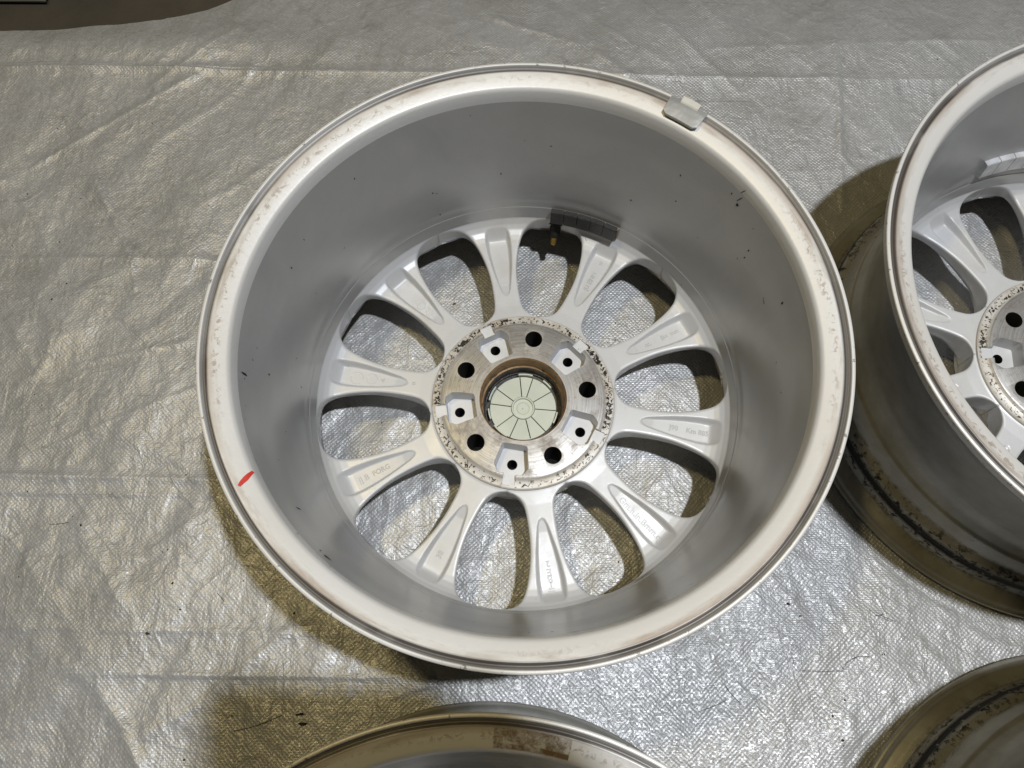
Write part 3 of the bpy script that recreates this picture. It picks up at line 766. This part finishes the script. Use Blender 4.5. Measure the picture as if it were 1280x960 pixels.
# a second sheet lying on the floor beyond the hem (only its corner shows, top left)
bm = bmesh.new(); bmesh.ops.create_grid(bm, x_segments=40, y_segments=24, size=0.5)
for v in bm.verts: v.co = Vector((v.co.x * 1.0 - 1.152, v.co.y * 0.8 + 1.012, -0.0735 + 0.0025 * mnoise.noise(Vector((v.co.x * 9, v.co.y * 9, 0)))))
r_ = bmesh.ops.extrude_face_region(bm, geom=bm.faces[:])
for g in r_['geom']:
    if isinstance(g, bmesh.types.BMVert): g.co.z += 0.0025
bmesh.ops.recalc_face_normals(bm, faces=bm.faces)
me = bpy.data.meshes.new('folded_sheet'); bm.to_mesh(me); bm.free(); smooth(me, 60)
tag(obj('folded_sheet', me, plain('dimmed_grey_sheet', (0.17, 0.16, 0.135), 0.6, 0.05, 0.3, 14, 0.0004)), 'corner of a grey sheet beyond the dark gap at the top left', 'sheet')  # grey lowered in the colour itself to dim the lamp-lit sheet

# stain, scuffs on the wheels
def flat_patch(name, r0, r1, a0, a1, zfun, lift=0.0003, n=16):
    V, F = [], []
    for i in range(n + 1):
        a = R(a0 + (a1 - a0) * i / n)
        for k in range(6):
            r = r0 + (r1 - r0) * k / 5; V.append((r * math.cos(a), r * math.sin(a), H + zfun(r) + lift))
    for i in range(n):
        for k in range(5): F.append((i * 6 + k, i * 6 + k + 1, (i + 1) * 6 + k + 1, (i + 1) * 6 + k))
    return mesh(name, V, F, 60)
obj('tape_stain', flat_patch('tape_stain', 0.2245, 0.2372, 75.5 - 20, 87.8 - 20, flange_z), stain_mat(), low)
# scuffs on the inside of the barrel: (world angle, depth, along, across, slant)
SC = [(-172.8, -0.0301, 0.00124, 0.00496, 0.0), (-176.2, -0.0681, 0.00081, 0.00129, 0.0), (158.3, -0.0575, 0.00074, 0.00119, 0.0), (-130.1, -0.031, 0.00372, 0.00198, -0.3), (-127.2, -0.01, 0.00186, 0.00129, 0.0), (-143.4, -0.0553, 0.00074, 0.00347, 0.4), (-135.9, -0.0101, 0.00124, 0.00149, 0.0), (-132.1, -0.0316, 0.00093, 0.00149, 0.0), (115.3, -0.1055, 0.00081, 0.00099, 0.0), (96.3, -0.1014, 0.00081, 0.00129, 0.0), (133.0, -0.0436, 0.00081, 0.00099, 0.0), (60.4, -0.1051, 0.00081, 0.00099, 0.0), (49.2, -0.0768, 0.00081, 0.00099, 0.0), (26.8, -0.0555, 0.00081, 0.00129, 0.0), (26.5, -0.0642, 0.00081, 0.00129, 0.0), (35.5, -0.0324, 0.00155, 0.00159, 0.0), (35.7, -0.026, 0.0005, 0.00496, 0.4), (35.9, -0.017, 0.00043, 0.00496, 0.4), (11.6, -0.0471, 0.00093, 0.00198, 0.0), (38.0, -0.0282, 0.00081, 0.00109, 0.0), (50.8, -0.0493, 0.00074, 0.00119, 0.0), (-80.9, -0.0101, 0.00372, 0.00159, 0.0), (-84.6, -0.0364, 0.00124, 0.00089, 0.0), (-86.3, -0.01, 0.00093, 0.00099, 0.0), (-88.9, -0.0381, 0.00081, 0.00099, 0.0), (-115.8, -0.0102, 0.00099, 0.00129, 0.0), (114.6, -0.1384, 0.00074, 0.00119, 0.0)]
def scuff_mesh():
    V, F = [], []; rnd = random.Random(3)
    for (a, z, lx, lz, sl) in SC:
        b = len(V); n = 12; r = bar_r(z) - 0.0003
        for i in range(n):
            t = 2 * PI * i / n; k = rnd.uniform(0.65, 1.1)
            u, v = math.cos(t) * lx * k, math.sin(t) * lz * k
            u, v = u * math.cos(sl) - v * math.sin(sl), u * math.sin(sl) + v * math.cos(sl)
            aa = R(a - A0) + u / r; zz = z + v; rr = bar_r(zz) - 0.0003
            V.append((rr * math.cos(aa), rr * math.sin(aa), H + zz))
        F.append(tuple(range(b, b + n)))
    return mesh('scuff_marks', V, F, 60)
sc = obj('scuff_marks', scuff_mesh(), M['scuff'], main); sc['kind'] = 'stuff'
# pale weight strip inside the right wheel
rl = lambda a: R(a - 140.0)
bw = obj('balance_weight', arcbox('balance_backing', 0.2018, 0.2048, rl(84.0), rl(112.4), H - 0.1365, H - 0.1180, 24, 0.10), M['tape'], right)
for i in range(6):
    a1 = 112.1 - i * 4.6
    obj('weight_segment', arcbox('weight_segment', 0.1940, 0.2025, rl(a1 - 4.45), rl(a1), H - 0.1370, H - 0.1170, 5, 0.10, 0.0007), M['zinc'], bw)

# crumbs of dirt and hairs on the tarp
V, F = [], []; rnd = random.Random(5)
def th(x, y):
    return float(tarp_h(np.array([[x]]), np.array([[y]]))[0, 0])
def crumb(x, y, s, el=1.0, an=0.0):
    z = max(th(x, y), -0.002) + s * 0.25; b = len(V); n = 7
    for (zz, k) in ((-s * 0.3, 1.0), (s * 0.25, 0.7)):
        for i in range(n):
            t = 2 * PI * i / n; q = k * rnd.uniform(0.6, 1.1) * s
            u, v = math.cos(t) * q * el, math.sin(t) * q
            V.append((x + u * math.cos(an) - v * math.sin(an), y + u * math.sin(an) + v * math.cos(an), z + zz))
    for i in range(n): j = (i + 1) % n; F.append((b + i, b + j, b + n + j, b + n + i))
    F.append(tuple(b + n + i for i in range(n)))
for (x, y, s, el, an) in [(-0.3506, -0.2125, 0.00149, 1.8, -0.4), (-0.3342, -0.1662, 0.00112, 1.6, 0.8), (-0.432, -0.1118, 0.00124, 1.3, -0.8), (-0.4432, -0.1025, 0.00081, 1, 0), (-0.3443, -0.1344, 0.00087, 1.4, 0), (-0.3486, -0.1367, 0.00074, 1, 0), (-0.4966, 0.1506, 0.00099, 1.5, 0.8), (-0.5085, 0.1314, 0.00112, 1.4, 1.2), (-0.4955, 0.0114, 0.00081, 1, 0), (0.2514, -0.1805, 0.00136, 1.2, -0.5), (0.3339, -0.225, 0.00081, 1, 0), (-0.2157, -0.1925, 0.00112, 1.4, 1), (-0.2433, -0.2029, 0.00062, 1, 0), (-0.3237, -0.1905, 0.00087, 1.8, 0), (0.2809, -0.2784, 0.00136, 1.2, 0), (0.287, -0.2983, 0.00161, 1.2, 0.3), (0.2934, -0.2648, 0.00124, 0.9, 0), (-0.0741, 0.1292, 0.00124, 1.9, 0.5), (-0.2011, -0.2814, 0.00161, 3, 0.1), (-0.1981, -0.2895, 0.00186, 3, 0), (-0.302, -0.3202, 0.00124, 1, 0), (-0.2635, -0.2834, 0.00093, 1.3, 0.6), (0.1046, -0.1707, 0.00093, 1.3, 0), (0.2615, -0.1914, 0.00081, 1.5, 0.2), (0.0291, -0.1027, 0.00074, 1, 0), (0.1561, -0.07, 0.00074, 1, 0), (-0.0093, -0.1951, 0.00074, 1, 0), (-0.5652, 0.2652, 0.00074, 1.5, 0), (-0.5029, 0.2592, 0.00074, 1.3, 0.8)]: crumb(x, y, s, el, an)
for _ in range(150):
    x = rnd.uniform(-0.6, 0.6); y = rnd.uniform(-0.33, 0.5)
    if min(abs(math.hypot(x - cx, y - cy) - 0.24) for cx, cy in ((0, 0), (0.5287, 0.0474), (-0.0277, -0.5143), (0.5047, -0.467))) < 0.012: continue
    crumb(x, y, rnd.uniform(0.0003, 0.0009), rnd.uniform(1, 1.8), rnd.uniform(0, 3))
def hair(x, y, L, a, bend, r=0.00022):
    pts = []; n = 14
    for i in range(n):
        t = i / (n - 1); aa = a + bend * (t - 0.5); x += math.cos(aa) * L / n; y += math.sin(aa) * L / n
        pts.append((x, y, th(x, y) + 0.0007))
    v, f = tube(pts, [r] * n, 5); b = len(V); V.extend([tuple(q) for q in v]); F.extend([tuple(b + i for i in q) for q in f])
for h_ in [(0.3262, -0.1835, 0.026, -0.5, 0.5), (0.2925, -0.2428, 0.035, 0.5, -1.3), (0.1583, -0.2761, 0.03, 0.35, 0.2), (0.1855, -0.2521, 0.02, -0.9, 0.3), (-0.2916, -0.174, 0.012, -0.8, 0), (0.201, -0.1969, 0.018, 0, 0.2), (0.2526, -0.2397, 0.04, 0, 0.1), (-0.2647, -0.2968, 0.05, 0.3, 0.3), (-0.4653, -0.1105, 0.02, 0.1, 0.3), (0.329, -0.1908, 0.012, 0.2, 0.5), (0.2372, -0.1321, 0.012, -0.3, 0.7)]: hair(*h_)
tag(obj('dirt_crumbs', mesh('dirt_crumbs', V, F, 40), plain('dirt', (0.035, 0.028, 0.02), 0.8, 0, 0.5, 300)), 'scattered dark crumbs and fine hairs lying on the tarp', 'dirt', kind='stuff')

# ------------------------------------------------------------ the photographer, standing behind the camera (out of frame; throws the shadow at the bottom)
ph = empty('photographer', (0.05, -1.05, 0)); tag(ph, 'person in dark clothes bending forward to hold a phone over the wheels', 'person')
def skin(name, joints, edges, mat, lv=2):
    me = bpy.data.meshes.new(name); me.from_pydata([j[:3] for j in joints], edges, []); me.update()
    o = bpy.data.objects.new(name, me); C.objects.link(o)
    md = o.modifiers.new('s', 'SKIN'); md.use_smooth_shade = True
    for i, v in enumerate(me.skin_vertices[0].data): v.radius = (joints[i][3], joints[i][4] if len(joints[i]) > 4 else joints[i][3]); v.use_root = (i == 0)
    o.modifiers.new('d', 'SUBSURF').levels = lv; o.modifiers['d'].render_levels = lv
    dg = bpy.context.evaluated_depsgraph_get(); dg.update()
    m2 = bpy.data.meshes.new_from_object(o.evaluated_get(dg)); bpy.data.objects.remove(o)
    m2.name = name; m2.transform(Matrix.Translation((-0.05, 1.05, 0))); m2.materials.clear(); m2.materials.append(mat)
    for p in m2.polygons: p.use_smooth = True
    return obj(name, m2, None, ph)
cloth = plain('dark_cloth', (0.03, 0.032, 0.038), 0.9, 0, 0.3, 30); skinm = plain('skin', (0.50, 0.30, 0.21), 0.5, 0, 0.1, 40); hairm = plain('hair', (0.02, 0.014, 0.01), 0.6)
J = [(0.05, -1.22, 0.92, .14, .12), (0.05, -1.10, 1.10, .14, .11), (0.05, -0.93, 1.30, .16, .11), (0.05, -0.84, 1.39, .07, .07), (0.05, -0.79, 1.44, .055, .055),
     (-0.13, -0.90, 1.33, .065), (-0.21, -0.80, 1.10, .048), (-0.16, -0.52, 0.90, .035), (0.23, -0.90, 1.33, .065), (0.33, -0.78, 1.08, .048), (0.27, -0.50, 0.90, .035),
     (-0.06, -1.22, 0.86, .095), (-0.10, -1.13, 0.48, .068), (-0.11, -1.22, 0.10, .048), (-0.12, -1.08, 0.04, .042), (0.16, -1.22, 0.86, .095), (0.20, -1.13, 0.48, .068), (0.21, -1.22, 0.10, .048), (0.22, -1.08, 0.04, .042)]
skin('body', J, [(0, 1), (1, 2), (2, 3), (3, 4), (2, 5), (5, 6), (6, 7), (2, 8), (8, 9), (9, 10), (0, 11), (11, 12), (12, 13), (13, 14), (0, 15), (15, 16), (16, 17), (17, 18)], cloth)
skin('head', [(0.05, -0.80, 1.43, .052), (0.05, -0.765, 1.50, .078, .072), (0.05, -0.745, 1.56, .088, .080), (0.05, -0.755, 1.62, .062, .062), (0.05, -0.665, 1.53, .018), (0.05, -0.645, 1.505, .010)], [(0, 1), (1, 2), (2, 3), (2, 4), (4, 5)], skinm)
skin('hair', [(0.05, -0.81, 1.56, .088), (0.05, -0.775, 1.63, .082), (0.05, -0.73, 1.655, .06)], [(0, 1), (1, 2)], hairm)
CM = Matrix.LocRotScale(cam.location, cam.rotation_euler, None)
def cv(x, y, z): return tuple(CM @ Vector((x, y, z)))
def hand(side, wrist):
    # coordinates in the phone's own frame: x right, y up, z towards the person
    sx_ = side; ex = 0.150 if side > 0 else -0.004
    palm = cv(ex + 0.020 * side, -0.052 if side > 0 else -0.060, 0.022)
    J = [(*wrist, .027, .022), (*palm, .034, .018)]; Eg = [(0, 1)]
    if side > 0:
        tips = [((0.152, -0.012, .006), (0.138, -0.004, -0.006)), ((0.160, -0.028, .004), (0.140, -0.026, -0.010)), ((0.160, -0.046, .004), (0.142, -0.046, -0.010)), ((0.157, -0.062, .006), (0.144, -0.062, -0.008))]; th_ = ((0.140, -0.058, .034), (0.112, -0.044, .024))
        kn = [(0.172, -0.020, .014), (0.176, -0.036, .014), (0.174, -0.052, .014), (0.170, -0.066, .016)]
    else:
        tips = [((0.000, -0.068, .004), (0.014, -0.066, -0.008)), ((0.006, -0.074, .004), (0.022, -0.071, -0.008)), ((0.014, -0.080, .006), (0.032, -0.074, -0.006)), ((0.024, -0.084, .008), (0.040, -0.077, -0.004))]; th_ = ((0.004, -0.052, .032), (0.028, -0.046, .024))
        kn = [(-0.014, -0.070, .014), (-0.010, -0.078, .014), (-0.002, -0.086, .016), (0.008, -0.092, .018)]
    for k, (m_, t_) in zip(kn, tips):
        b = len(J); J += [(*cv(*k), .0095), (*cv(*m_), .0085), (*cv(*t_), .0075)]; Eg += [(1, b), (b, b + 1), (b + 1, b + 2)]
    b = len(J); J += [(*cv(*th_[0]), .0105), (*cv(*th_[1]), .0085)]; Eg += [(1, b), (b, b + 1)]
    return skin('hand', J, Eg, skinm, 1)
hand(1, (0.25, -0.47, 0.885)); hand(-1, (-0.13, -0.49, 0.885))
# phone: a thin rounded slab just behind the lens
bm = bmesh.new(); bmesh.ops.create_cube(bm, size=1.0)
bmesh.ops.scale(bm, vec=(0.158, 0.0900, 0.0086), verts=bm.verts)
bmesh.ops.bevel(bm, geom=[e for e in bm.edges if abs((e.verts[0].co - e.verts[1].co).z) > 0.005], offset=0.009, segments=5, affect='EDGES')
bmesh.ops.bevel(bm, geom=[e for e in bm.edges if abs((e.verts[0].co - e.verts[1].co).z) < 1e-4 and abs(e.calc_face_angle(0)) > 1], offset=0.0012, segments=2, affect='EDGES')
bmesh.ops.translate(bm, vec=(0.0625, -0.0230, 0.0073), verts=bm.verts)
pm = bpy.data.meshes.new('phone'); bm.to_mesh(pm); bm.free(); pm.transform(CM); pm.transform(Matrix.Translation(-cam.location)); smooth(pm, 40)
tag(obj('phone', pm, plain('phone_case', (0.02, 0.02, 0.022), 0.4), None, cam.location), 'black smartphone held level above the wheels', 'phone')
